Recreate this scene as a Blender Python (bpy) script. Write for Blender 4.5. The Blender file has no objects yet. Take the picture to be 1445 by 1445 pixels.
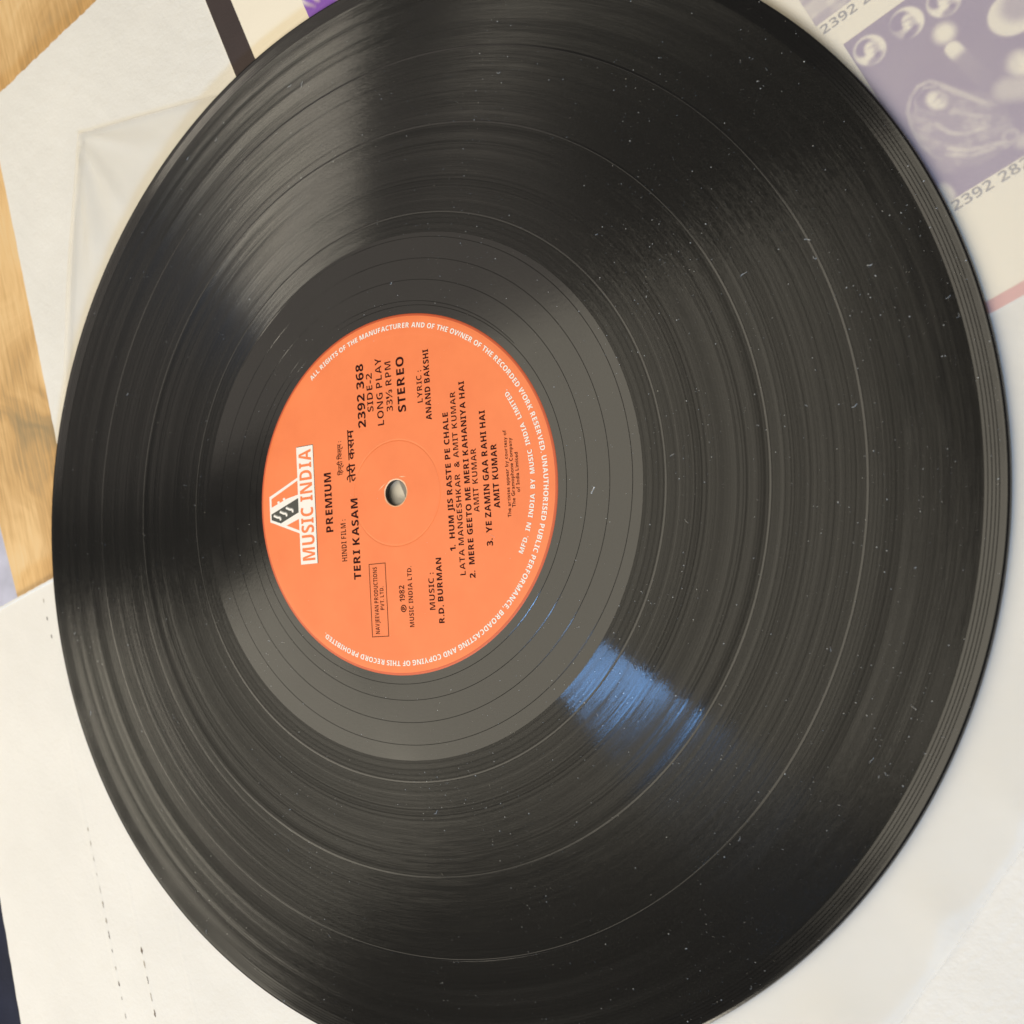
import bpy, bmesh, math, random
from mathutils import Matrix, Vector, noise as mnoise

# ------------------------------------------------------------------ camera, light, exposure
scene = bpy.context.scene
C = scene.collection
MM = 0.001
PI = math.pi

cam_d = bpy.data.cameras.new('camera')
cam = bpy.data.objects.new('camera', cam_d)
C.objects.link(cam)
cam_d.sensor_width = 36.0
cam_d.lens = 36.0 * 1328.03 / 1445.0
cam_d.clip_start = 0.01
cam_d.clip_end = 50.0
cam.matrix_world = Matrix((
    (0.86846428, -0.06161869, 0.49190745, 156.247 * MM),
    (0.08125552, 0.99651921, -0.01862811, -7.549 * MM),
    (-0.48904738, 0.05614805, 0.87044819, 210.476 * MM),
    (0, 0, 0, 1)))
cam_d.dof.use_dof = True
cam_d.dof.focus_distance = 0.250
cam_d.dof.aperture_fstop = 20.0
scene.camera = cam

world = bpy.data.worlds.new('World')
scene.world = world
world.use_nodes = True
wb = world.node_tree.nodes['Background']
wb.inputs[0].default_value = (1.0, 0.93, 0.85, 1)
wb.inputs[1].default_value = 0.13

def area_light(name, loc, target, sx, sy, radiance, color, turn=0.0):
    d = bpy.data.lights.new(name, 'AREA')
    d.shape = 'RECTANGLE'
    d.size, d.size_y = sx, sy
    d.energy = radiance * PI * sx * sy
    d.color = color
    o = bpy.data.objects.new(name, d)
    C.objects.link(o)
    o.location = loc
    o.rotation_euler = (Vector(target) - Vector(loc)).to_track_quat('-Z', 'Y').to_euler()
    if turn:
        o.rotation_euler = (0, 0, math.radians(turn))
    return o

# bright ceiling above and beyond the record, a window on the near long side, blue sky low in it
WARM = (1.0, 0.91, 0.73)
area_light('ceiling_light', (-0.58, -0.04, 1.5), (-0.58, -0.04, 0), 1.25, 1.05, 3.1, WARM, 20)
area_light('far_ceiling_light', (-2.10, -1.073, 1.5), (-2.10, -1.073, 0), 1.0, 1.3, 6.4, WARM, 35.8)
area_light('narrow_ceiling_light', (-1.353, -0.537, 1.53), (-1.353, -0.537, 0), 0.48, 0.8, 3.4, WARM, 35.8)
area_light('side_ceiling_light', (-1.652, 0.565, 1.52), (-1.652, 0.565, 0), 1.8, 0.82, 0.95, (1.0, 0.88, 0.76), 20)
area_light('window_light', (-0.02, -1.50, 1.32), (0, 0, 0), 1.5, 0.32, 18.0, (1.0, 0.91, 0.74))
area_light('sky_window_light', (1.02, -1.40, 0.56), (0, 0, 0), 0.66, 0.15, 108.0, (0.22, 0.50, 1.0))

scene.cycles.max_bounces = 6
scene.cycles.diffuse_bounces = 3
scene.cycles.glossy_bounces = 3
scene.cycles.transmission_bounces = 4
scene.cycles.transparent_max_bounces = 8
scene.cycles.caustics_reflective = False
scene.cycles.caustics_refractive = False

vs = scene.view_settings
vs.view_transform = 'Standard'
vs.look = 'None'
vs.exposure = -0.07
vs.gamma = 1.0
vs.use_curve_mapping = False

# ------------------------------------------------------------------ helpers
rnd = random.Random(7)

def mesh_obj(name, verts, faces, mat, parent=None, smooth=False, scale=MM):
    me = bpy.data.meshes.new(name)
    me.from_pydata([(v[0] * scale, v[1] * scale, v[2] * scale) for v in verts], [], faces)
    me.update()
    if smooth:
        for p in me.polygons:
            p.use_smooth = True
    if mat:
        me.materials.append(mat)
    o = bpy.data.objects.new(name, me)
    C.objects.link(o)
    if parent:
        o.parent = parent
    return o

def tag(o, label, cat=None, kind=None, group=None):
    o['label'] = label
    if cat:
        o['category'] = cat
    if kind:
        o['kind'] = kind
    if group:
        o['group'] = group
    return o

def empty(name, label, cat, loc=(0, 0, 0)):
    o = bpy.data.objects.new(name, None)
    C.objects.link(o)
    o.location = loc
    o.empty_display_size = 0.02
    return tag(o, label, cat)

def lathe(name, prof, mat, parent, seg=512, smooth=False, closed=False):
    """prof: list of (r, z) in mm, swept round the spindle axis."""
    n = len(prof)
    vs_, fs = [], []
    for k in range(seg):
        a = 2 * PI * k / seg
        ca, sa = math.cos(a), math.sin(a)
        for r, z in prof:
            vs_.append((r * ca, r * sa, z))
    m = n if closed else n - 1
    for k in range(seg):
        k2 = (k + 1) % seg
        for i in range(m):
            j = (i + 1) % n
            fs.append((k * n + i, k * n + j, k2 * n + j, k2 * n + i)[::-1])
    return mesh_obj(name, vs_, fs, mat, parent, smooth)

class N:
    """small node-graph helper"""
    def __init__(self, name):
        self.m = bpy.data.materials.new(name)
        self.m.use_nodes = True
        self.t = self.m.node_tree
        self.b = self.t.nodes['Principled BSDF']
        self.out = self.t.nodes['Material Output']
    def n(self, kind, **kw):
        nd = self.t.nodes.new(kind)
        for k, v in kw.items():
            if k.startswith('i_'):
                nd.inputs[k[2:].replace('_', ' ')].default_value = v
            else:
                setattr(nd, k, v)
        return nd
    def l(self, a, b):
        self.t.links.new(a, b)
    def math(self, op, a, b=None, c=None):
        nd = self.n('ShaderNodeMath', operation=op)
        for i, x in enumerate((a, b, c)):
            if x is None:
                continue
            if isinstance(x, (int, float)):
                nd.inputs[i].default_value = x
            else:
                self.l(x, nd.inputs[i])
        return nd.outputs[0]
    def vmath(self, op, a, b=None, scale=None):
        nd = self.n('ShaderNodeVectorMath', operation=op)
        for i, x in enumerate((a, b)):
            if x is None:
                continue
            if isinstance(x, tuple):
                nd.inputs[i].default_value = x
            else:
                self.l(x, nd.inputs[i])
        if scale is not None:
            if isinstance(scale, (int, float)):
                nd.inputs['Scale'].default_value = scale
            else:
                self.l(scale, nd.inputs['Scale'])
        return nd.outputs[0] if op not in ('LENGTH', 'DOT_PRODUCT') else nd.outputs['Value']
    def ramp(self, fac, stops):
        nd = self.n('ShaderNodeValToRGB')
        cr = nd.color_ramp
        while len(cr.elements) < len(stops):
            cr.elements.new(0.5)
        for e, (p, c) in zip(cr.elements, stops):
            e.position = p
            e.color = (*c, 1) if len(c) == 3 else c
        self.l(fac, nd.inputs[0])
        return nd.outputs[0]
    def noise(self, vec, scale, detail=2.0, rough=0.5):
        nd = self.n('ShaderNodeTexNoise')
        nd.inputs['Scale'].default_value = scale
        nd.inputs['Detail'].default_value = detail
        nd.inputs['Roughness'].default_value = rough
        if vec is not None:
            self.l(vec, nd.inputs['Vector'])
        return nd.outputs[0]
    def bump(self, h, strength, dist, normal=None):
        nd = self.n('ShaderNodeBump')
        nd.inputs['Strength'].default_value = strength
        nd.inputs['Distance'].default_value = dist
        self.l(h, nd.inputs['Height'])
        if normal is not None:
            self.l(normal, nd.inputs['Normal'])
        return nd.outputs[0]

def plain(name, col, rough=0.5, spec=0.5):
    m = N(name)
    m.b.inputs['Base Color'].default_value = (*col, 1)
    m.b.inputs['Roughness'].default_value = rough
    m.b.inputs['Specular IOR Level'].default_value = spec
    return m.m

# ------------------------------------------------------------------ materials
def polar(m):
    """(radius in m, unit radial vector, unit tangent vector, seamless polar coordinate)"""
    pos = m.n('ShaderNodeNewGeometry').outputs['Position']
    flat = m.vmath('MULTIPLY', pos, (1, 1, 0))
    r = m.vmath('LENGTH', flat)
    er = m.vmath('NORMALIZE', flat)
    et = m.vmath('CROSS_PRODUCT', (0, 0, 1), er)
    return pos, r, er, et

def radial_noise(m, r, scale, detail=2.0, rough=0.6):
    nd = m.n('ShaderNodeTexNoise')
    nd.noise_dimensions = '1D'
    nd.inputs['Scale'].default_value = scale
    nd.inputs['Detail'].default_value = detail
    nd.inputs['Roughness'].default_value = rough
    m.l(r, nd.inputs['W'])
    return nd.outputs[0]

def groove_material():
    m = N('vinyl_grooves')
    pos, r, er, et = polar(m)
    # coordinate that runs along the groove slowly and across it fast
    seamless = m.vmath('SCALE', er, scale=11.0)
    comb = m.n('ShaderNodeCombineXYZ')
    m.l(m.math('MULTIPLY', r, 2000.0), comb.inputs[2])
    seamless = m.vmath('ADD', seamless, comb.outputs[0])
    fine = m.noise(seamless, 1.0, 2.0, 0.6)                  # music modulation
    comb2 = m.n('ShaderNodeCombineXYZ')
    m.l(m.math('MULTIPLY', r, 4200.0), comb2.inputs[2])
    fine2 = m.noise(m.vmath('ADD', m.vmath('SCALE', er, scale=75.0), comb2.outputs[0]), 1.0, 2.0, 0.6)
    band = radial_noise(m, r, 260.0, 5.0, 0.68)              # loud and quiet passages
    bandc = m.math('SUBTRACT', band, 0.5)
    finec = m.math('SUBTRACT', fine, 0.5)
    fine2c = m.math('SUBTRACT', fine2, 0.5)
    tang = m.math('ADD', m.math('MULTIPLY', finec, 0.05), m.math('MULTIPLY', fine2c, 0.085))
    ring = radial_noise(m, r, 1500.0, 4.0, 0.85)              # single turns of the groove
    ringc = m.math('SUBTRACT', ring, 0.5)
    grain = m.noise(pos, 5200.0, 2.0, 0.7)                   # groove sparkle put into the base colour, with a film of fine dust
    sparkle_dust = m.ramp(grain, [(0.42, (0.003, 0.0029, 0.0026)), (0.60, (0.008, 0.0076, 0.0068)), (0.74, (0.034, 0.032, 0.028))])
    def lobe(slope, rough, aniso, jit=1.0):
        s = m.math('ADD', m.math('MULTIPLY', bandc, 0.5 * jit), slope)
        s = m.math('ADD', s, m.math('MULTIPLY', ringc, 0.35 * jit))
        s = m.math('ADD', s, m.math('MULTIPLY', finec, 0.30 * jit))
        nv = m.vmath('ADD', (0, 0, 1), m.vmath('SCALE', er, scale=s))
        nv = m.vmath('ADD', nv, m.vmath('SCALE', et, scale=tang))
        nv = m.vmath('NORMALIZE', nv)
        b = m.n('ShaderNodeBsdfPrincipled')
        m.l(sparkle_dust, b.inputs['Base Color'])
        b.inputs['Roughness'].default_value = rough
        b.inputs['Anisotropic'].default_value = aniso
        b.inputs['Specular IOR Level'].default_value = 0.5
        m.l(nv, b.inputs['Normal'])
        m.l(er, b.inputs['Tangent'])
        return b.outputs[0]
    A = lobe(0.935, 0.125, 0.50, 0.32)
    B = lobe(-0.93, 0.24, 0.62, 0.7)
    F = lobe(0.0, 0.175, 0.45, 0.22)
    mx = m.n('ShaderNodeMixShader')
    mx.inputs[0].default_value = 0.80
    m.l(A, mx.inputs[1]); m.l(B, mx.inputs[2])
    mx2 = m.n('ShaderNodeMixShader')
    w = m.math('ADD', m.math('ADD', m.math('MULTIPLY', bandc, 0.75), m.math('MULTIPLY', ringc, 1.0)), 0.41)
    m.l(w, mx2.inputs[0])
    m.l(mx.outputs[0], mx2.inputs[1]); m.l(F, mx2.inputs[2])
    m.l(mx2.outputs[0], m.out.inputs['Surface'])
    return m.m

def gloss_material():
    m = N('vinyl_gloss')
    pos, r, er, et = polar(m)
    m.b.inputs['Base Color'].default_value = (0.006, 0.0057, 0.0054, 1)
    sm = m.noise(pos, 45.0, 4.0, 0.6)
    rr = m.ramp(sm, [(0.3, (0.105, 0.105, 0.105)), (0.75, (0.17, 0.17, 0.17))])
    m.l(rr, m.b.inputs['Roughness'])
    h = m.noise(pos, 900.0, 2.0, 0.5)
    m.l(m.bump(h, 0.025, 0.0002), m.b.inputs['Normal'])
    return m.m

def paper_material(name, col, spec=0.3, rough=0.6, bump=0.15, scale=1500.0, var=0.04, wave=None, dist=0.0004):
    m = N(name)
    pos = m.n('ShaderNodeNewGeometry').outputs['Position']
    big = m.noise(pos, 25.0, 4.0, 0.6)
    lo = tuple(c * (1 - var) for c in col)
    hi = tuple(min(1, c * (1 + var)) for c in col)
    m.l(m.ramp(big, [(0.3, lo), (0.7, hi)]), m.b.inputs['Base Color'])
    m.b.inputs['Roughness'].default_value = rough
    m.b.inputs['Specular IOR Level'].default_value = spec
    h = m.noise(pos, scale, 3.0, 0.55)
    if wave:
        ang, freq, amt = wave
        mp = m.n('ShaderNodeMapping')
        mp.inputs['Rotation'].default_value = (0, 0, ang)
        m.l(pos, mp.inputs['Vector'])
        w = m.n('ShaderNodeTexWave')
        w.inputs['Scale'].default_value = freq
        w.inputs['Distortion'].default_value = 7.0
        w.inputs['Detail'].default_value = 2.0
        m.l(mp.outputs[0], w.inputs['Vector'])
        mott = m.noise(pos, 220.0, 4.0, 0.6)
        h = m.math('ADD', h, m.math('MULTIPLY', w.outputs['Fac'], amt))
        h = m.math('ADD', h, m.math('MULTIPLY', mott, 1.6))
    m.l(m.bump(h, bump, dist), m.b.inputs['Normal'])
    return m.m

def wood_material():
    m = N('plywood')
    pos = m.n('ShaderNodeNewGeometry').outputs['Position']
    al = m.vmath('DOT_PRODUCT', pos, (0.436, -0.90, 0))
    ac = m.vmath('DOT_PRODUCT', pos, (0.90, 0.436, 0))
    warp = m.noise(pos, 11.0, 3.0, 0.5)
    cx = m.n('ShaderNodeCombineXYZ')
    m.l(m.math('MULTIPLY', al, 7.0), cx.inputs[0])
    m.l(m.math('ADD', m.math('MULTIPLY', ac, 30.0), m.math('MULTIPLY', warp, 4.5)), cx.inputs[1])
    g = m.noise(cx.outputs[0], 1.0, 4.0, 0.55)
    cx2 = m.n('ShaderNodeCombineXYZ')
    m.l(m.math('MULTIPLY', al, 45.0), cx2.inputs[0])
    m.l(m.math('MULTIPLY', ac, 900.0), cx2.inputs[1])
    fine = m.noise(cx2.outputs[0], 1.0, 3.0, 0.6)
    f = m.math('ADD', m.math('MULTIPLY', g, 0.74), m.math('MULTIPLY', fine, 0.26))
    m.l(m.ramp(f, [(0.34, (0.30, 0.21, 0.10)), (0.43, (0.54, 0.32, 0.12)), (0.52, (0.72, 0.47, 0.21)), (0.68, (0.72, 0.55, 0.31))]), m.b.inputs['Base Color'])
    m.b.inputs['Roughness'].default_value = 0.45
    m.l(m.bump(fine, 0.15, 0.0005), m.b.inputs['Normal'])
    return m.m

def label_material():
    m = N('orange_label_paper')
    pos = m.n('ShaderNodeNewGeometry').outputs['Position']
    n1 = m.noise(pos, 60.0, 3.0, 0.6)
    m.l(m.ramp(n1, [(0.3, (0.83, 0.190, 0.054)), (0.7, (0.89, 0.220, 0.066))]), m.b.inputs['Base Color'])
    m.b.inputs['Roughness'].default_value = 0.38
    m.b.inputs['Specular IOR Level'].default_value = 0.35
    h = m.noise(pos, 1400.0, 2.0, 0.5)
    m.l(m.bump(h, 0.06, 0.0002), m.b.inputs['Normal'])
    return m.m

def poly_material():
    m = N('milky_plastic_film')
    d = m.b
    d.inputs['Base Color'].default_value = (0.90, 0.87, 0.815, 1)
    d.inputs['Roughness'].default_value = 0.35
    d.inputs['Specular IOR Level'].default_value = 0.35
    pos = m.n('ShaderNodeNewGeometry').outputs['Position']
    m.l(m.bump(m.noise(pos, 120.0, 3.0, 0.5), 0.10, 0.0006), d.inputs['Normal'])
    t = m.n('ShaderNodeBsdfTransparent')
    mx = m.n('ShaderNodeMixShader')
    mx.inputs[0].default_value = 0.40
    tl = m.n('ShaderNodeBsdfTranslucent')
    tl.inputs[0].default_value = (0.92, 0.90, 0.85, 1)
    m2 = m.n('ShaderNodeMixShader')
    m2.inputs[0].default_value = 0.34
    m.l(d.outputs[0], m2.inputs[1])
    m.l(tl.outputs[0], m2.inputs[2])
    m.l(t.outputs[0], mx.inputs[1])
    m.l(m2.outputs[0], mx.inputs[2])
    m.l(mx.outputs[0], m.out.inputs['Surface'])
    return m.m

M_GROOVE = groove_material()
M_GLOSS = gloss_material()
M_LABEL = label_material()
M_LEDGE = plain('label_edge_shaded_red', (0.60, 0.10, 0.03), 0.5)  # darker red carries the shade of the stepped-down label edge
M_INK = plain('black_brown_ink', (0.030, 0.005, 0.005), 0.6, 0.08)
M_WHITE = plain('white_ink', (0.86, 0.80, 0.70), 0.45, 0.3)
M_PALE = plain('pale_scuff', (0.90, 0.52, 0.30), 0.6, 0.2)
M_LOGODARK = plain('logo_charcoal_ink', (0.06, 0.06, 0.05), 0.45, 0.3)
M_LOGOGREY = plain('logo_grey_ink', (0.30, 0.29, 0.26), 0.45, 0.3)
M_CARD_A = paper_material('white_card_rippled', (0.725, 0.695, 0.63), bump=0.20, scale=900.0, wave=(math.radians(-62), 38.0, 0.35), dist=0.0005)
M_CARD_B = paper_material('cream_card', (0.725, 0.688, 0.62), bump=0.20, scale=700.0, wave=(math.radians(-65), 22.0, 0.5), dist=0.0004)
M_COVER = paper_material('cream_cover_print', (0.83, 0.75, 0.60), bump=0.08, var=0.02)
M_STRIPE = paper_material('dark_brown_band', (0.045, 0.032, 0.030), bump=0.2, var=0.15)
M_PINK = plain('pink_border_print', (0.66, 0.30, 0.26), 0.5)
M_GREY = plain('grey_number_print', (0.20, 0.18, 0.21), 0.5)
M_WOOD = wood_material()
M_POLY = poly_material()
M_FLOOR = paper_material('lavender_floor_cloth', (0.50, 0.50, 0.60), bump=0.3, scale=300.0, var=0.2)
M_NAVY = paper_material('navy_cloth', (0.012, 0.014, 0.028), bump=0.6, scale=900.0, var=0.4, rough=0.9)
M_DUST = plain('dust', (0.68, 0.66, 0.61), 0.8)
M_SLIT = plain('dark_slit', (0.16, 0.12, 0.085), 0.9)
M_SLIT2 = plain('worn_slit', (0.42, 0.36, 0.28), 0.9)

# ------------------------------------------------------------------ setting: floor, board
floor = mesh_obj('floor', [(-3000, -3000, -420), (3000, -3000, -420), (3000, 3000, -420), (-3000, 3000, -420)], [(0, 1, 2, 3)], M_FLOOR)
tag(floor, 'lavender grey floor far below the board', kind='structure')

E1 = (math.cos(math.radians(25.0)), math.sin(math.radians(25.0)))      # card axes
E2 = (math.sin(math.radians(25.0)), -math.cos(math.radians(25.0)))

def slab(name, pts, z0, z1, mat, parent=None, bevel=0.0):
    n = len(pts)
    v = [(x, y, z0) for x, y in pts] + [(x, y, z1) for x, y in pts]
    f = [tuple(range(n))[::-1], tuple(range(n, 2 * n))]
    f += [(i, (i + 1) % n, n + (i + 1) % n, n + i) for i in range(n)]
    # orientation
    area = sum(pts[i][0] * pts[(i + 1) % n][1] - pts[(i + 1) % n][0] * pts[i][1] for i in range(n))
    if area < 0:
        f = [t[::-1] for t in f]
    o = mesh_obj(name, v, f, mat, parent)
    if bevel:
        b = o.modifiers.new('bevel', 'BEVEL')
        b.width = bevel * MM
        b.segments = 2
        b.limit_method = 'ANGLE'
    return o

def off(p, a, b):
    return (p[0] + E1[0] * a + E2[0] * b, p[1] + E1[1] * a + E2[1] * b)

wc = (-176.5, -43.0)                                                    # a point on the board's free edge
wd = (0.50, -0.866)
board = slab('plywood_board', [(wc[0] - wd[0] * 60, wc[1] - wd[1] * 60), (-420, 180), (-420, 480), (420, 480), (420, -420), (wc[0] + wd[0] * 380, wc[1] + wd[1] * 380)], -24.0, -5.8, M_WOOD, bevel=0.6)
tag(board, 'light tan plywood board lying under the cards and record', 'board')

# navy cloth sagging below the card's free edge
nv, nf = [], []
G = 40
for j in range(G + 1):
    for i in range(G + 1):
        a, b = i / G, j / G
        x, y = -420 + 330 * a, -420 + 330 * b
        z = -60 + 9 * mnoise.noise((x * 0.018, y * 0.018, 3.1)) + 3 * mnoise.noise((x * 0.06, y * 0.06, 1.0))
        nv.append((x, y, z))
for j in range(G):
    for i in range(G):
        k = j * (G + 1) + i
        nf.append((k, k + 1, k + G + 2, k + G + 1))
cloth = mesh_obj('folded_cloth', nv, nf, M_NAVY, smooth=True)
sm = cloth.modifiers.new('thickness', 'SOLIDIFY'); sm.thickness = 0.004
tag(cloth, 'dark navy cloth in shade below the cream card, lower left corner', 'cloth')

# ------------------------------------------------------------------ white cards
def torn(a, b, n, amp, seed):
    r = random.Random(seed)
    out = []
    dx, dy = b[0] - a[0], b[1] - a[1]
    L = math.hypot(dx, dy)
    nx, ny = -dy / L, dx / L
    for i in range(n):
        t = i / n
        d = r.uniform(-amp, amp)
        out.append((a[0] + dx * t + nx * d, a[1] + dy * t + ny * d))
    return out

ca = (-216.0, 143.0)
A_pts = torn(off(ca, 0, 165), ca, 60, 0.12, 3) + torn(ca, off(ca, 330, 0), 260, 0.35, 4) + [off(ca, 330, 0), off(ca, 330, 165)]
cardA = slab('card_sheet', A_pts, -5.7, -2.75, M_CARD_A)
tag(cardA, 'white rippled card sheet with torn edge on the plywood, upper left', 'card')

cb = (-205.6, -64.3)
cardB = empty('card_sheet', 'cream card with two stitched perforation lines, lower left under the record', 'card')
B_pts = [cb] + torn(cb, off(cb, 0, 300), 80, 0.15, 5)[1:] + [off(cb, 0, 300), off(cb, 400, 300), off(cb, 400, 0)]
slab('sheet', B_pts, -5.7, -2.75, M_CARD_B, cardB, bevel=0.25)
edge_lip = slab('torn_lip', torn(off(cb, 0.3, 0.15), off(cb, 80, 0.15), 60, 0.12, 8) + [off(cb, 80, 0.9), off(cb, 0.3, 0.9)], -2.74, -2.35, M_CARD_A, cardB)

def perforation(p, d, length, width, seed):
    r = random.Random(seed)
    nx, ny = -d[1], d[0]
    k = 6
    top, bot = [], []
    for i in range(k + 1):
        t = (i / k - 0.5) * length
        w = width * (0.25 + 0.75 * math.sin(PI * i / k)) * r.uniform(0.6, 1.3)
        wob = r.uniform(-0.12, 0.12)
        top.append((p[0] + d[0] * t + nx * (w + wob), p[1] + d[1] * t + ny * (w + wob), -2.66))
        bot.append((p[0] + d[0] * t + nx * (-w + wob), p[1] + d[1] * t + ny * (-w + wob), -2.66))
    v = top + bot
    f = [(i, i + 1, k + 2 + i, k + 1 + i)[::-1] for i in range(k)]
    return mesh_obj('perforation', v, f, M_SLIT if r.random() < 0.6 else M_SLIT2, cardB)

ED = (0.436, -0.90)
base1 = (-118.5, -120.5)
for i in range(16):
    t = 5.0 * i + rnd.uniform(-0.4, 0.4)
    perforation((base1[0] + ED[0] * t, base1[1] + ED[1] * t), ED, rnd.uniform(1.0, 3.0), rnd.uniform(0.12, 0.36), 20 + i)
base2 = (-87.5, -152.0)
for i in range(8):
    t = 4.8 * i + rnd.uniform(-0.4, 0.4)
    perforation((base2[0] + ED[0] * t, base2[1] + ED[1] * t), ED, rnd.uniform(2.0, 3.0), rnd.uniform(0.2, 0.42), 60 + i)

# raised creases that continue the stitched lines
def crease(p, d, length, width, h, name='crease'):
    nx, ny = -d[1], d[0]
    k = 24
    v, f = [], []
    for i in range(k + 1):
        t = length * i / k
        hh = h * min(1, 4 * i / k, 4 * (k - i) / k)
        for s, z in ((-1, -2.76), (-0.4, -2.745 + hh), (0.4, -2.745 + hh), (1, -2.76)):
            v.append((p[0] + d[0] * t + nx * s * width, p[1] + d[1] * t + ny * s * width, z))
    for i in range(k):
        for s in range(3):
            f.append((i * 4 + s, i * 4 + s + 1, i * 4 + s + 5, i * 4 + s + 4)[::-1])
    return mesh_obj(name, v, f, M_CARD_B, cardB, smooth=True)
crease((-140.0, -78.0), ED, 130, 1.4, 0.05)
for i, p in enumerate(((-153.3, -46.6), (-150.4, -52.6), (-147.1, -58.6))):
    perforation(p, ED, 1.6, 0.22, 90 + i)
crease((-104.0, -118.0), ED, 95, 1.2, 0.045)
crease((-90.0, -105.0), ED, 110, 1.2, 0.04)

# ------------------------------------------------------------------ printed record cover
CE1 = (math.cos(math.radians(31.5)), math.sin(math.radians(31.5)))
CE2 = (-CE1[1], CE1[0])
def cov(n, m_):
    return (CE1[0] * n + CE2[0] * m_, CE1[1] * n + CE2[1] * m_)
cover = empty('record_cover', 'cream record cover back with dark band and purple pictures under the record', 'record cover')
slab('sheet', [cov(0.9, -37.6), cov(313, -37.6), cov(313, 275), cov(0.9, 275)], -2.72, -2.30, M_COVER, cover, bevel=0.1)
def cover_print(name, n0, n1, m0, m1, mat, z=-2.27):
    p = [cov(n0, m0), cov(n1, m0), cov(n1, m1), cov(n0, m1)]
    return mesh_obj(name, [(x, y, z) for x, y in p], [(0, 1, 2, 3)], mat, cover)
cover_print('spine_band', 1.0, 10.0, -37.5, 274.5, M_STRIPE)
cover_print('border_band', 10.2, 312.8, -37.5, -34.9, M_PINK)

# purple halftone pictures: flat print, colour per vertex
def print_material():
    m = N('purple_halftone_print')
    a = m.n('ShaderNodeVertexColor')
    a.layer_name = 'ink'
    m.l(a.outputs[0], m.b.inputs['Base Color'])
    m.b.inputs['Roughness'].default_value = 0.5
    m.b.inputs['Specular IOR Level'].default_value = 0.3
    return m.m
M_PRINT = print_material()
CREAM = (0.83, 0.75, 0.60)

def picture(n0, n1, m0, m1, fn, purple, label, res=0.28):
    nx, ny = int((n1 - n0) / res), int((m1 - m0) / res)
    v, f, cols = [], [], []
    for j in range(ny + 1):
        for i in range(nx + 1):
            n_ = n0 + (n1 - n0) * i / nx
            m_ = m0 + (m1 - m0) * j / ny
            x, y = cov(n_, m_)
            v.append((x, y, -2.26))
            k = max(0.0, min(1.0, fn(n_, m_)))
            k += 0.05 * mnoise.noise((n_ * 3.1, m_ * 3.1, 0.5))
            k = max(0.0, min(1.0, k))
            cols.append(tuple(purple[c] + (CREAM[c] - purple[c]) * k for c in range(3)))
    for j in range(ny):
        for i in range(nx):
            k = j * (nx + 1) + i
            f.append((k, k + 1, k + nx + 2, k + nx + 1))
    o = mesh_obj('picture', v, f, M_PRINT, cover)
    at = o.data.color_attributes.new('ink', 'FLOAT_COLOR', 'POINT')
    for i, c in enumerate(cols):
        at.data[i].color = (*c, 1)
    o['label'] = label
    return o

def sst(a, b, x):
    t = max(0.0, min(1.0, (x - a) / (b - a)))
    return t * t * (3 - 2 * t)

def nm(x, y):
    """plane mm -> cover coordinates"""
    return (CE1[0] * x + CE1[1] * y, CE2[0] * x + CE2[1] * y)

def ell(n_, m_, c, rx, ry, ang=0.0, soft=0.12):
    dx, dy = n_ - c[0], m_ - c[1]
    ca_, sa_ = math.cos(ang), math.sin(ang)
    u, w = (dx * ca_ + dy * sa_) / rx, (-dx * sa_ + dy * ca_) / ry
    return 1 - sst(1 - soft, 1 + soft, math.hypot(u, w))

def seg_d(n_, m_, a, b):
    dx, dy = b[0] - a[0], b[1] - a[1]
    t = max(0, min(1, ((n_ - a[0]) * dx + (m_ - a[1]) * dy) / (dx * dx + dy * dy)))
    return math.hypot(n_ - a[0] - dx * t, m_ - a[1] - dy * t), t

O1, O2, O3 = (153.6, 27.6), (162.2, 27.8), (169.9, 26.8)
FL, CT, MOON, FACE = (166.8, 20.6), (166.5, 16.6), (178.6, 15.4), (158.9, 8.7)
CB = (169.4, -3.0)
VEIL = [(166.0, 2.0), (164.2, 5.0), (162.6, 8.1), (161.0, 11.4), (159.7, 13.4), (157.5, 13.8), (155.2, 12.7), (153.3, 10.4), (152.3, 6.5), (152.0, 2.0), (152.8, -1.6), (153.6, -3.3)]
VEIL_IN = [(160.3, 11.3), (158.2, 12.7), (155.6, 11.5), (154.1, 8.0), (153.7, 4.0), (154.2, 0.0), (155.0, -2.4)]
DRAPE = [[(155.9, -2.0), (158.5, -4.7), (161.7, -6.1), (164.8, -7.5)], [(154.9, -2.8), (158.4, -6.1), (162.6, -7.4)], [(156.5, 4.2), (157.5, 1.0), (160.0, -1.5), (164.0, -2.6)], [(160.2, 4.6), (162.4, 1.8), (164.6, -0.8)]]

def pdist(n_, m_, ch):
    return min(seg_d(n_, m_, ch[i], ch[i + 1])[0] for i in range(len(ch) - 1))

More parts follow.
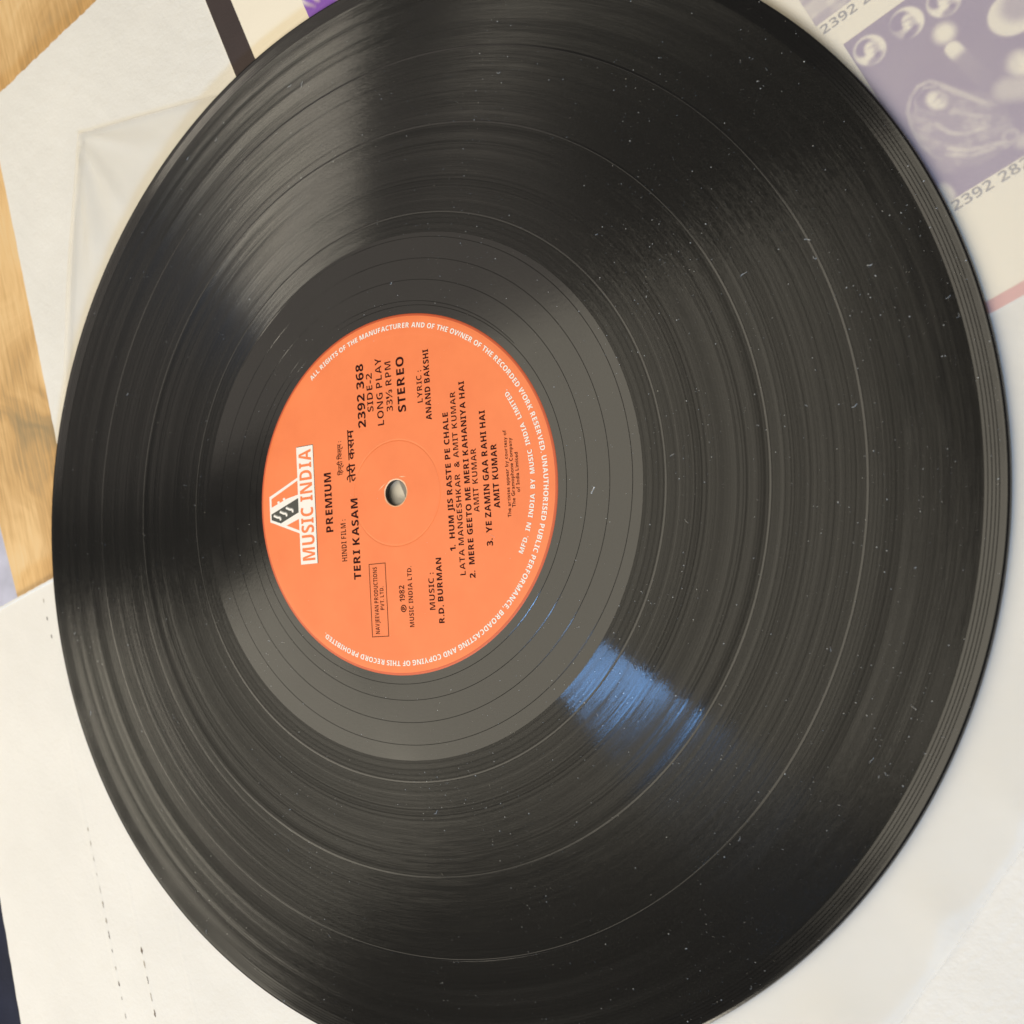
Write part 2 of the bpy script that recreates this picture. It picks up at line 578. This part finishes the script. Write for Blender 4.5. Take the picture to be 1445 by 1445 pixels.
def pic2(n_, m_):
    k = 0.06 + 0.05 * mnoise.noise((n_ * 0.12, m_ * 0.12, 3.0))
    # three small oval medallions with plain heads
    for q, (c, rx, ry) in enumerate(((O1, 3.3, 3.6), (O2, 3.4, 3.7), (O3, 3.3, 3.5))):
        e = ell(n_, m_, c, rx, ry, 0.2, 0.1)
        if e > 0:
            u, w = n_ - c[0], m_ - c[1]
            h = ell(u, w, (0.2, 0.1), 1.45, 1.9, -0.3, 0.35)
            hair = ell(u, w, (-0.7, 1.3), 2.1, 1.7, 0.5, 0.3)
            hair = hair * (1 - 0.9 * ell(u, w, (0.3, 0.2), 1.3, 1.5, -0.3, 0.4))
            chin = ell(u, w, (0.1, -2.5), 2.1, 0.9, 0.2, 0.5)
            jaw = ell(u, w, (1.2, -0.7), 0.7, 1.4, -0.3, 0.8)
            inner = (0.95 if q != 1 else 0.45 + 0.18 * (u + 2)) + 0.25 * h - 1.0 * hair - 0.75 * chin - 0.28 * jaw
            brow = ell(u, w, (0.25, 0.55), 1.0, 0.28, -0.2, 0.9)
            lip = ell(u, w, (0.35, -0.95), 0.55, 0.2, -0.2, 0.9)
            cheek = ell(u, w, (1.15, -0.2), 0.65, 1.6, -0.2, 0.9)
            inner -= 0.42 * brow + 0.35 * lip + 0.40 * cheek
            k = k * (1 - e) + max(0, min(1, inner)) * e
    # flame and candle
    k = max(k, ell(n_, m_, FL, 2.1, 2.3, 0, 0.55))
    d, t = seg_d(n_, m_, CT, CB)
    if d < 5:
        w = 1.5 + 1.0 * t
        k = max(k, (1 - sst(w - 0.5, w + 0.5, d)) * (0.95 * (1 - sst(0.03, 0.16, t)) + 0.20 * (1 - t)))
    e = ell(n_, m_, MOON, 4.7, 4.7, 0, 0.08)
    if e > 0:
        sh = ell(n_, m_, (MOON[0] + 1.4, MOON[1] + 0.8), 3.2, 3.3, 0, 0.45)
        k = k * (1 - e) + (0.92 - 0.6 * sh) * e
    # veiled figure: cloth that fades in and out of the dark ground
    folds = mnoise.noise((n_ * 0.55 + 0.25 * m_, m_ * 0.38, 7.7)) + 0.5 * mnoise.noise((n_ * 1.3, m_ * 0.9, 2.2))
    inside = 0.0
    if 151.5 < n_ < 171 and -9 < m_ < 13:
        top = 13.0 - 0.35 * abs(n_ - 157.5) ** 1.35
        inside = sst(0, 2.5, top - m_) * sst(-9.5, -5.5, m_ + 0.55 * (n_ - 156)) * sst(151.6, 153, n_) * (1 - sst(166, 170, n_))
    k = max(k, inside * (0.16 + 0.34 * max(0, folds + 0.15)))
    if not (150 < n_ < 170 and -12 < m_ < 16):
        VEIL_, IN_, DR_ = [(0, 0), (0, 1)], [(0, 0), (0, 1)], []
    else:
        VEIL_, IN_, DR_ = VEIL, VEIL_IN, DRAPE
    dv = pdist(n_, m_, VEIL_)
    k = max(k, (0.38 + 0.2 * folds) * (1 - sst(0.15, 0.75, dv)))
    k = max(k, (0.26 + 0.2 * folds) * (1 - sst(0.1, 0.6, pdist(n_, m_, IN_))))
    k = max(k, 0.55 * (1 - sst(0.3, 0.9, seg_d(n_, m_, (161.2, 10.6), (165.6, 2.4))[0])))
    for ch in DR_:
        k = max(k, (0.50 + 0.25 * folds) * (1 - sst(0.2, 0.9, pdist(n_, m_, ch))))
    k = max(k, (0.55 + 0.3 * folds) * ell(n_, m_, (164.2, -1.3), 1.4, 1.0, 0.6, 0.6))
    k = max(k, 0.45 * ell(n_, m_, (160.3, 4.4), 1.1, 0.9, 0, 0.6))
    k = max(k, 0.40 * (1 - sst(0.2, 0.7, abs(math.hypot(n_ - 166.2, m_ + 7.1) - 1.3))))
    k = max(k, 0.55 * ell(n_, m_, (168.0, -9.6), 2.0, 1.6, 0, 0.6))
    u, w = n_ - FACE[0], m_ - FACE[1]
    hairk = ell(u, w, (-1.4, 1.3), 1.7, 2.6, 0.3, 0.4)
    k = k * (1 - 0.8 * hairk)
    face = ell(u, w, (0, 0), 1.75, 2.35, 0.35, 0.35)
    feat = 0.55 * ell(u, w, (0.3, 0.35), 1.2, 0.3, 0.3, 0.9) + 0.45 * ell(u, w, (0.25, -1.1), 0.6, 0.22, 0.2, 0.9) + 0.75 * ell(u, w, (1.25, -0.4), 0.7, 1.9, 0.25, 0.9)
    k = k * (1 - face) + face * max(0.2, 0.95 - 0.6 * feat)
    # pale drapery to the right, paler patch low on the left
    k = max(k, (0.85 + 0.2 * folds) * ell(n_, m_, (174.6, 5.0), 2.4, 3.0, 0, 0.5))
    k = max(k, 0.55 * (1 - sst(1.0, 4.2, seg_d(n_, m_, (170.2, 2.0), (178, -3))[0])))
    k = max(k, 0.75 * ell(n_, m_, (150.9, -10.4), 1.6, 2.6, 0, 0.45))
    return k

PURPLE = (0.235, 0.15, 0.27)
picture(149.9, 197, -12.2, 32.6, pic2, PURPLE, 'purple picture of oval portraits, a candle and a veiled figure')
def pic1(n_, m_):
    return 0.30 + 0.55 * max(0, mnoise.noise((n_ * 0.35, m_ * 0.5, 2.0))) + 0.25 * (1 - sst(1.5, 2.4, abs(m_ - 44.5)))
picture(147.3, 194, 40.4, 86, pic1, PURPLE, 'pale purple picture cut by the top edge', res=0.5)
def pic0(n_, m_):
    return 0.9 * max(0, mnoise.noise((n_ * 0.5 + m_ * 0.25, m_ * 0.16, 9.0))) * 1.6
picture(33.1, 78, 120, 166, pic0, (0.24, 0.10, 0.50), 'strong purple picture beside the dark band', res=0.5)

# ------------------------------------------------------------------ lettering
_tc = bpy.data.curves.new('type', 'FONT')
_to = bpy.data.objects.new('type', _tc)
_ts = bpy.data.scenes.new('type_setting')
_ts.collection.objects.link(_to)
def typeset(lines, weight):
    """set all lines in one go, three units apart, and hand each back as (verts, faces)"""
    _tc.body = '\n'.join(lines)
    _tc.offset = weight
    _tc.space_line = 3.0
    _tc.resolution_u = 3
    with bpy.context.temp_override(scene=_ts, view_layer=_ts.view_layers[0]):
        dg = bpy.context.evaluated_depsgraph_get()
        dg.update()
    ev = _to.evaluated_get(dg)
    me = ev.to_mesh()
    co = [tuple(p.co) for p in me.vertices]
    res = [([], [], {}) for _ in lines]
    for p in me.polygons:
        idx = list(p.vertices)
        k = min(len(lines) - 1, max(0, int(math.floor((1.6 - co[idx[0]][1]) / 3.0))))
        vs_, fs_, mp = res[k]
        face = []
        for q in idx:
            if q not in mp:
                mp[q] = len(vs_)
                vs_.append((co[q][0], co[q][1] + 3.0 * k, 0))
            face.append(mp[q])
        fs_.append(tuple(face))
    ev.to_mesh_clear()
    return [(a, b) for a, b, c in res]
QUEUE = []
CAP = 0.714
def sans(t, bold):
    """plain capitals -> the sans-serif alphabet (regular or bold) of the symbol font"""
    out = ''
    for ch in t:
        if 'A' <= ch <= 'Z':
            out += chr(0x1D5D4 + ord(ch) - 65)
        elif '0' <= ch <= '9':
            out += chr(0x1D7EC + ord(ch) - 48)
        else:
            out += ch
    return out

def lettering(name, body, mapfn, w0, w1, base, cap, mat, parent, bold=0.012, z=0.06, spacing=1.0):
    """fit the line of type between w0 and w1 with the given cap height, then place it with mapfn(u, v)"""
    QUEUE.append((name, body, mapfn, w0, w1, base, cap, mat, parent, bold > 0.009, z))

def flush_lettering():
    """each sign is set once, then lines are composed from the signs"""
    for heavy in (True, False):
        jobs = [q for q in QUEUE if q[9] == heavy]
        whole = [q[1] for q in jobs if any('\u0900' <= c <= '\u097f' for c in q[1])]
        signs = sorted({c for q in jobs if q[1] not in whole for c in q[1] if c != ' '})
        caps = [c for c in signs if 'A' <= c <= 'Z' or '0' <= c <= '9']
        rest = [c for c in signs if c not in caps] + whole
        atlas = dict(zip(caps, typeset([sans(c, heavy) for c in caps], 0.002 if heavy else -0.015)))
        atlas.update(zip(rest, typeset(rest, 0.014 if heavy else 0.006)))
        for name, body, mapfn, w0, w1, base, cap, mat, parent, _, z in jobs:
            if body in atlas and body in whole:
                v, f = atlas[body]
            else:
                v, f, pen = [], [], 0.0
                for c in body:
                    if c == ' ':
                        pen += 0.27
                        continue
                    gv, gf = atlas[c]
                    k = len(v)
                    xl, xr = min(p[0] for p in gv), max(p[0] for p in gv)
                    sb = min(0.10, max(0.045, xl))
                    v += [(p[0] - xl + sb + pen, p[1], 0) for p in gv]
                    f += [tuple(q + k for q in t) for t in gf]
                    pen += xr - xl + 2 * sb
            x0, x1 = min(p[0] for p in v), max(p[0] for p in v)
            sx = (w1 - w0) / (x1 - x0)
            sy = cap / CAP
            vv = [(*mapfn(w0 + (p[0] - x0) * sx, base + p[1] * sy), z) for p in v]
            o = mesh_obj(name, vv, f, mat, parent)
            o['text'] = body

lettering('catalogue_number', '2392 280', cov, 147.7, 163.5, 37.5, 2.2, M_GREY, cover, 0.006, -2.24)
lettering('catalogue_number', '2392 282', cov, 150.6, 166.6, -14.7, 2.2, M_GREY, cover, 0.006, -2.24)

# ------------------------------------------------------------------ milky plastic sleeve under the record
poly = empty('plastic_sleeve', 'milky translucent plastic inner sleeve lying directly under the record', 'sleeve')
LC = [(-156.8, 122.6), (-155.6, 81.0), (-153.2, 47.4), (-148.0, -20.0)]
RC = [(178.0, 138.0), (180.0, -18.0), (156.7, -61.3), (136.9, -102.2), (108.0, -165.0)]
def along(ch, t):
    L = [math.dist(ch[i], ch[i + 1]) for i in range(len(ch) - 1)]
    d = t * sum(L)
    for i, l_ in enumerate(L):
        if d <= l_ or i == len(L) - 1:
            k = d / l_
            return (ch[i][0] + (ch[i + 1][0] - ch[i][0]) * k, ch[i][1] + (ch[i + 1][1] - ch[i][1]) * k)
        d -= l_
def sleeve_z(x, y):
    r = math.hypot(x, y)
    k = sst(151.5, 166, r)
    w = 0.0
    # soft folds that fan out from the upper-left corner and lazy ripples elsewhere
    dx, dy = x + 156.8, y - 122.6
    d = math.hypot(dx, dy)
    ang = math.atan2(dy, dx)
    if d < 110 and x < 0:
        fade = (1 - sst(60, 110, d)) * sst(0, 14, d)
        w += fade * (1.5 * math.exp(-((ang + 1.22) / 0.10) ** 2) + 1.0 * math.exp(-((ang + 0.82) / 0.09) ** 2) + 0.7 * math.exp(-((ang + 1.45) / 0.06) ** 2) + 0.5 * math.exp(-((ang + 0.25) / 0.12) ** 2))
    if x > 60:
        q = 0.74 * x + 0.67 * y
        for c0, wd_, am in ((52.0, 5.0, 0.9), (78.0, 3.0, 0.5), (20.0, 6.0, 0.8), (112.0, 5.0, 0.7)):
            w += am * math.exp(-((q - c0 + 4 * mnoise.noise((x * 0.02, y * 0.02, c0))) / wd_) ** 2)
    w += 0.55 * max(0, mnoise.noise((x * 0.03, y * 0.03, 4.0)) + 0.25)
    return -2.14 + 1.3 * w * k
NU, NV = 150, 110
v, f = [], []
for j in range(NV + 1):
    a, b = along(LC, j / NV), along(RC, j / NV)
    for i in range(NU + 1):
        t = i / NU
        x, y = a[0] + (b[0] - a[0]) * t, a[1] + (b[1] - a[1]) * t
        v.append((x, y, sleeve_z(x, y)))
for j in range(NV):
    for i in range(NU):
        k = j * (NU + 1) + i
        f.append((k, k + NU + 1, k + NU + 2, k + 1))
mesh_obj('film', v, f, M_POLY, poly, smooth=True)
# welded hem along the left and top edges: a second layer of film
def hem(p_list, width_vec):
    v, f = [], []
    for p in p_list:
        q = (p[0] + width_vec[0], p[1] + width_vec[1])
        v.append((p[0], p[1], sleeve_z(*p) + 0.10))
        v.append((q[0], q[1], sleeve_z(*q) + 0.10))
    for i in range(len(p_list) - 1):
        f.append((2 * i, 2 * i + 1, 2 * i + 3, 2 * i + 2))
    return mesh_obj('hem', v, f, M_POLY, poly, smooth=True)
hem([along(LC, i / 60 * 0.9) for i in range(61)], (3.2, 0.2))
hem([(LC[0][0] + 335 * i / 80, LC[0][1] + 15.4 * i / 80) for i in range(30)], (0.1, -2.2))

# ------------------------------------------------------------------ the record
rec = empty('vinyl_record', 'black vinyl long play record with orange label lying on the plastic sleeve', 'record')
ZG = -0.22      # groove level

# moulded edge, underside and spindle-hole wall in one body
edge_prof = [(149.35, -0.02), (149.75, 0.01), (150.22, -0.08), (150.38, -0.42), (150.52, -0.80), (150.56, -1.15), (150.44, -1.50), (150.1, -1.82), (149.5, -1.97), (148.2, -1.99), (146.5, -1.75), (60, -1.72), (8, -1.80), (3.75, -1.80), (3.62, -1.70), (3.62, -0.12)]
lathe('moulded_edge', edge_prof, M_GLOSS, rec, 720)

# lead-in with its widely spaced grooves
lead = [(145.6, ZG + 0.02)]
for g in (146.25, 147.0, 147.7, 148.35):
    zz = lambda r: ZG + 0.02 + (r - 145.6) / 3.75 * 0.18
    lead += [(g - 0.08, zz(g - 0.08)), (g, zz(g) - 0.09), (g + 0.08, zz(g + 0.08))]
lead += [(149.35, -0.02)]
lathe('lead_in', lead, M_GLOSS, rec, 720)

bands = [(72.7, 78.15), (78.62, 102.70), (103.22, 123.22), (123.78, 145.6)]
for a, b in bands:
    o = lathe('track_band', [(a, ZG), ((a + b) / 2, ZG), (b, ZG)], M_GROOVE, rec, 256)
for a, b in ((78.15, 78.62), (102.70, 103.22), (123.22, 123.78)):
    w = b - a
    lathe('track_gap', [(a, ZG), (a + w * 0.16, ZG + 0.012), (b - w * 0.16, ZG + 0.012), (b, ZG)], M_GLOSS, rec, 720)

# run-out: flat mirror land cut by one spiral groove that ends in the closed ring
def run_out():
    seg = 1080
    pitch, w, dep = 5.95, 0.075, 0.08
    r_in, r_out = 50.0, 72.7
    z0 = ZG + 0.03
    th0 = math.radians(5)
    v, f = [], []
    rows = []
    for k in range(seg + 1):
        t = k / seg
        th = th0 + 2 * PI * t
        # spiral turns (radius falls with angle)
        rs = sorted([70.0 - pitch * (i) + pitch * t for i in range(-1, 4)])
        rs = [r for r in rs]
        prof = [(r_in, z0)]
        for r in [52.35] + rs:
            ok = r_in + 0.3 < r < r_out - 0.3 and (r > 52.9 or r == 52.35)
            rc = min(max(r, r_in + 0.3), r_out - 0.3)
            d = dep if ok else 0.0
            prof += [(rc - w, z0), (rc, z0 - d), (rc + w, z0)]
        prof += [(r_out, z0)]
        # keep radii monotone
        pr = []
        last = 0
        for r, z in prof:
            r = max(r, last + 1e-4)
            last = r
            pr.append((min(r, r_out), z))
        rows.append(len(v))
        for r, z in pr:
            v.append((r * math.cos(th), r * math.sin(th), z))
    n = len(pr)
    for k in range(seg):
        for i in range(n - 1):
            a, b = k * n + i, (k + 1) * n + i
            f.append((a, a + 1, b + 1, b))
    return mesh_obj('run_out', v, f, M_GLOSS, rec)
run_out()

# paper label: pressed ring, gently rounded rim, hole
lab_prof = [(3.62, -0.12), (3.75, -0.03), (4.1, 0.0), (14.35, 0.0), (14.55, -0.05), (14.75, -0.055), (15.0, 0.0), (43.9, 0.0), (44.6, 0.018), (47.6, 0.018), (48.6, 0.0), (49.3, -0.045)]
label = lathe('label', lab_prof, M_LABEL, rec, 360)
label['label'] = 'orange paper label with black and white print'
rim = lathe('label_edge', [(49.3, -0.045), (49.8, -0.10), (50.0, -0.18), (50.05, -0.24)], M_LEDGE, label, 360, smooth=True)

LA = math.radians(99.56)
LU = (math.cos(LA), math.sin(LA))
LV = (-LU[1], LU[0])
def lab(u, w):
    return (LU[0] * u + LV[0] * w, LU[1] * u + LV[1] * w)

B, R_ = 0.016, 0.0
LINES = [
    ('PREMIUM', -8.69, 8.50, 22.64, 2.55, 0.02), ('HINDI FILM :', -17.5, -5.6, 18.04, 1.85, 0.0),
    ('TERI KASAM', -22.97, -0.03, 13.41, 2.43, 0.022), ('तेरी कसम', 4.8, 19.92, 13.75, 2.4, 0.012),
    ('िहन्दी िफल्म :', 7.27, 17.13, 18.3, 1.55, 0.0),
    ('2392 368', 19.82, 38.21, 9.13, 2.65, 0.010), ('SIDE-2', 23.93, 34.96, 6.17, 2.1, 0.005),
    ('LONG PLAY', 19.52, 38.72, 2.72, 2.2, 0.008), ('33⅓ RPM', 23.01, 37.13, -0.53, 2.1, 0.008),
    ('STEREO', 22.17, 37.76, -4.95, 2.6, 0.018), ('LYRIC :', 23.78, 32.74, -10.67, 1.72, 0.0),
    ('ANAND BAKSHI', 18.54, 38.18, -13.31, 1.8, 0.016),
    ('1.  HUM JIS RASTE PE CHALE', -17.71, 19.71, -18.51, 1.7, 0.020),
    ('LATA MANGESHKAR  & AMIT KUMAR', -24.29, 24.94, -21.22, 1.7, 0.004),
    ('2.  MERE GEETO ME MERI KAHANIYA HAI', -25.23, 27.31, -24.16, 1.7, 0.020),
    ('AMIT KUMAR', -8.13, 8.75, -26.63, 1.7, 0.006),
    ('3.  YE ZAMIN GAA RAHI HAI', -17.28, 18.45, -30.03, 1.77, 0.020),
    ('AMIT KUMAR', -7.73, 9.09, -32.88, 1.74, 0.012),
    ('The artistes appear by courtesy of', -10.46, 12.23, -36.04, 1.02, 0.0),
    ('The Gramophone Company', -8.03, 10.04, -37.49, 1.02, 0.0),
    ('of India Limited', -4.28, 6.04, -39.03, 1.02, 0.0),
    ('NAVJEEVAN PRODUCTIONS', -38.46, -19.99, 7.79, 1.40, 0.0), ('PVT. LTD.', -31.93, -25.51, 5.85, 1.30, 0.0),
    ('℗', -32.95, -30.95, -1.55, 1.75, 0.0), ('1982', -30.08, -25.64, -1.21, 1.75, 0.006),
    ('MUSIC INDIA LTD.', -37.09, -20.64, -3.91, 1.46, 0.006),
    ('MUSIC :', -32.85, -22.9, -11.03, 1.76, 0.0), ('R.D. BURMAN', -36.49, -19.11, -13.72, 1.7, 0.014)]
for body, u0, u1, base, cap, bold in LINES:
    lettering('lettering', body, lab, u0, u1, base, cap, M_INK, label, bold)

# white legal text round the rim: tops outwards, clockwise; and the maker's line, tops inwards
def arc_cw(a0, r0):
    def fn(u, w):
        a = math.radians(a0) - u / r0
        r = r0 + w
        return lab(r * math.cos(a), r * math.sin(a))
    return fn
def arc_ccw(a0, r0):
    def fn(u, w):
        a = math.radians(a0) + u / r0
        r = r0 - w
        return lab(r * math.cos(a), r * math.sin(a))
    return fn
LEGAL = 'ALL RIGHTS OF THE MANUFACTURER AND OF THE OWNER OF THE RECORDED WORK RESERVED. UNAUTHORISED PUBLIC PERFORMANCE, BROADCASTING AND COPYING OF THIS RECORD PROHIBITED.'
r0 = 46.05
lettering('rim_lettering', LEGAL, arc_cw(37.6, r0), 0, math.radians(37.6 + 216.0) * r0, 0, 1.40, M_WHITE, label, 0.018, 0.075)
r1 = 43.6
lettering('rim_lettering', 'MFD.  IN  INDIA  BY  MUSIC  INDIA  LIMITED.', arc_ccw(-117.6, r1), 0, math.radians(59.2) * r1, 0, 1.30, M_WHITE, label, 0.018, 0.075)

def flat(name, pts, z, mat):
    vv = [(*lab(*p), z) for p in pts]
    ar = sum(pts[i][0] * pts[(i + 1) % len(pts)][1] - pts[(i + 1) % len(pts)][0] * pts[i][1] for i in range(len(pts)))
    f = tuple(range(len(pts)))
    return mesh_obj(name, vv, [f if ar > 0 else f[::-1]], mat, label)
def stroke_box(name, x0, y0, x1, y1, w, z, mat):
    o_ = [(x0, y0), (x1, y0), (x1, y1), (x0, y1)]
    i_ = [(x0 + w, y0 + w), (x1 - w, y0 + w), (x1 - w, y1 - w), (x0 + w, y1 - w)]
    vv = [(*lab(*p), z) for p in o_ + i_]
    return mesh_obj(name, vv, [(k, (k + 1) % 4, 4 + (k + 1) % 4, 4 + k) for k in range(4)], mat, label)
stroke_box('printed_frame', -39.3, 4.75, -19.0, 10.5, 0.16, 0.06, M_INK)

# logo: white name bar under a gabled shape with a dark ribbed panel
flat('logo_shadow', [(-17.2, 28.72), (17.65, 28.82), (17.65, 35.1), (-17.2, 35.1)], 0.045, M_LOGODARK)
flat('logo_bar', [(-17.2, 28.95), (17.5, 28.95), (17.5, 35.25), (-17.2, 35.25)], 0.06, M_WHITE)
flat('logo_gable', [(-8.0, 35.2), (8.6, 35.2), (4.0, 46.55), (-3.6, 46.55)], 0.062, M_WHITE)
flat('logo_panel', [(3.5, 35.3), (7.7, 35.3), (3.3, 45.8), (0.75, 45.8), (2.8, 39.5)], 0.075, M_LABEL)
flat('logo_panel', [(-7.1, 35.3), (-3.7, 35.3), (-5.2, 40.2)], 0.075, M_LABEL)
flat('logo_dark_panel', [(-1.75, 35.3), (2.5, 35.3), (-1.3, 46.0), (-3.0, 46.0), (-4.35, 42.4)], 0.075, M_LOGODARK)
def pipe(pts, w, z, mat):
    vv, f = [], []
    for i, p in enumerate(pts):
        a = pts[max(0, i - 1)]
        b = pts[min(len(pts) - 1, i + 1)]
        d = math.hypot(b[0] - a[0], b[1] - a[1])
        nx, ny = -(b[1] - a[1]) / d, (b[0] - a[0]) / d
        vv.append((*lab(p[0] + nx * w, p[1] + ny * w), z))
        vv.append((*lab(p[0] - nx * w, p[1] - ny * w), z))
    for i in range(len(pts) - 1):
        f.append((2 * i, 2 * i + 1, 2 * i + 3, 2 * i + 2))
    return mesh_obj('logo_pipe', vv, f, mat, label)
for k in range(3):
    cx, cy = -3.25 + 0.95 * k, 43.0 - 2.45 * k
    arc = [(cx + 1.55, cy + 2.0), (cx + 0.95, cy + 0.7)] + [(cx + 0.30 + 0.55 * math.cos(a), cy + 0.15 + 0.75 * math.sin(a)) for a in [0.3 - PI * 0.16 * i for i in range(6)]]
    pipe(arc, 0.42, 0.088, M_LOGOGREY)
    pipe([(x - 0.12, y + 0.1) for x, y in arc], 0.28, 0.095, M_WHITE)
    if k < 2:
        flat('logo_dot', [(2.0 + 0.75 * k + 0.42 * math.cos(a), 43.0 - 2.2 * k + 0.5 * math.sin(a)) for a in [PI * i / 4 for i in range(8)]], 0.085, M_WHITE)
lettering('logo_lettering', 'MUSIC INDIA', lab, -16.2, 16.5, 29.75, 4.7, M_LABEL, label, 0.012, 0.085)

# worn paper round the spindle hole
fr = random.Random(5)
vv, ff = [], []
NH = 64
for k in range(NH):
    a = 2 * PI * k / NH
    ro = 3.95 + 0.16 * mnoise.noise((math.cos(a) * 2, math.sin(a) * 2, 1.0)) + fr.uniform(-0.05, 0.05)
    for r, z in ((3.60, -0.10), (3.72, 0.02), (ro, 0.03)):
        vv.append((r * math.cos(a), r * math.sin(a), z))
for k in range(NH):
    k2 = (k + 1) % NH
    for i in range(2):
        ff.append((k * 3 + i, k * 3 + i + 1, k2 * 3 + i + 1, k2 * 3 + i))
mesh_obj('worn_hole_edge', vv, ff, M_PALE, label, smooth=True)
def scuff(a, b, w):
    dx, dy = b[0] - a[0], b[1] - a[1]
    L = math.hypot(dx, dy)
    nx, ny = -dy / L * w, dx / L * w
    vv = [(a[0], a[1], 0.02), ((a[0] + b[0]) / 2 + nx, (a[1] + b[1]) / 2 + ny, 0.05), (b[0], b[1], 0.02), ((a[0] + b[0]) / 2 - nx, (a[1] + b[1]) / 2 - ny, 0.05)]
    return mesh_obj('scuff', vv, [(0, 3, 2, 1)], M_PALE, label)
scuff((-6.1, 0.2), (-3.6, 2.6), 0.14)
scuff((0.6, 4.5), (2.9, 4.6), 0.16)

# ------------------------------------------------------------------ dust and lint on the record
dr = random.Random(11)
vv, ff = [], []
def height(r):
    return 0.02 if r < 49 else (ZG + 0.04 if r < 145.6 else 0.0)
def speck(x, y, z, s):
    b = len(vv)
    a0 = dr.uniform(0, 6.28)
    n = 5
    el = dr.uniform(0.5, 1.0)
    for k in range(n):
        a = a0 + 2 * PI * k / n
        q = s * dr.uniform(0.6, 1.1)
        vv.append((x + q * math.cos(a), y + q * el * math.sin(a), z))
    vv.append((x, y, z + s * 0.7))
    for k in range(n):
        ff.append((b + k, b + (k + 1) % n, b + n))
def lint(x, y, z, L, w, curl):
    b = len(vv)
    n = 7
    a = dr.uniform(0, 6.28)
    for i in range(n):
        vv.append((x - w * math.sin(a), y + w * math.cos(a), z + 0.02))
        vv.append((x + w * math.sin(a), y - w * math.cos(a), z + 0.02))
        vv.append((x, y, z + 0.02 + w * 1.5))
        x += L / n * math.cos(a)
        y += L / n * math.sin(a)
        a += dr.uniform(-curl, curl) + curl * 0.3
    for i in range(n - 1):
        for s in range(3):
            s2 = (s + 1) % 3
            ff.append((b + i * 3 + s, b + i * 3 + s2, b + i * 3 + 3 + s2, b + i * 3 + 3 + s))
cnt = 0
while cnt < 3600:
    r = 150 * math.sqrt(dr.random())
    a = dr.uniform(-PI, PI)
    x, y = r * math.cos(a), r * math.sin(a)
    if r < 51 and dr.random() > 0.12:
        continue
    dens = 0.25 + 0.75 * sst(-90, 70, x - 0.4 * y)
    dens *= 0.25 + 1.6 * max(0, mnoise.noise((x * 0.035, y * 0.035, 5.0)) + 0.15)
    if dr.random() > dens:
        continue
    s = 0.042 + 0.12 * dr.random() ** 5
    if r < 4.5:
        continue
    speck(x, y, height(r), s)
    cnt += 1
    if dr.random() < 0.016:
        lint(x, y, height(r), dr.uniform(0.5, 2.0), dr.uniform(0.018, 0.035), 0.6)
for k in range(5):                                             # the chip of fluff on the run-out
    speck(59.1 + 0.15 * k, 3.0 + 0.36 * k, height(60), 0.24)
dust = mesh_obj('dust', vv, ff, M_DUST)
tag(dust, 'pale dust specks and short lint scattered over the black record', kind='stuff')

flush_lettering()
bpy.data.objects.remove(_to)
bpy.data.scenes.remove(_ts)
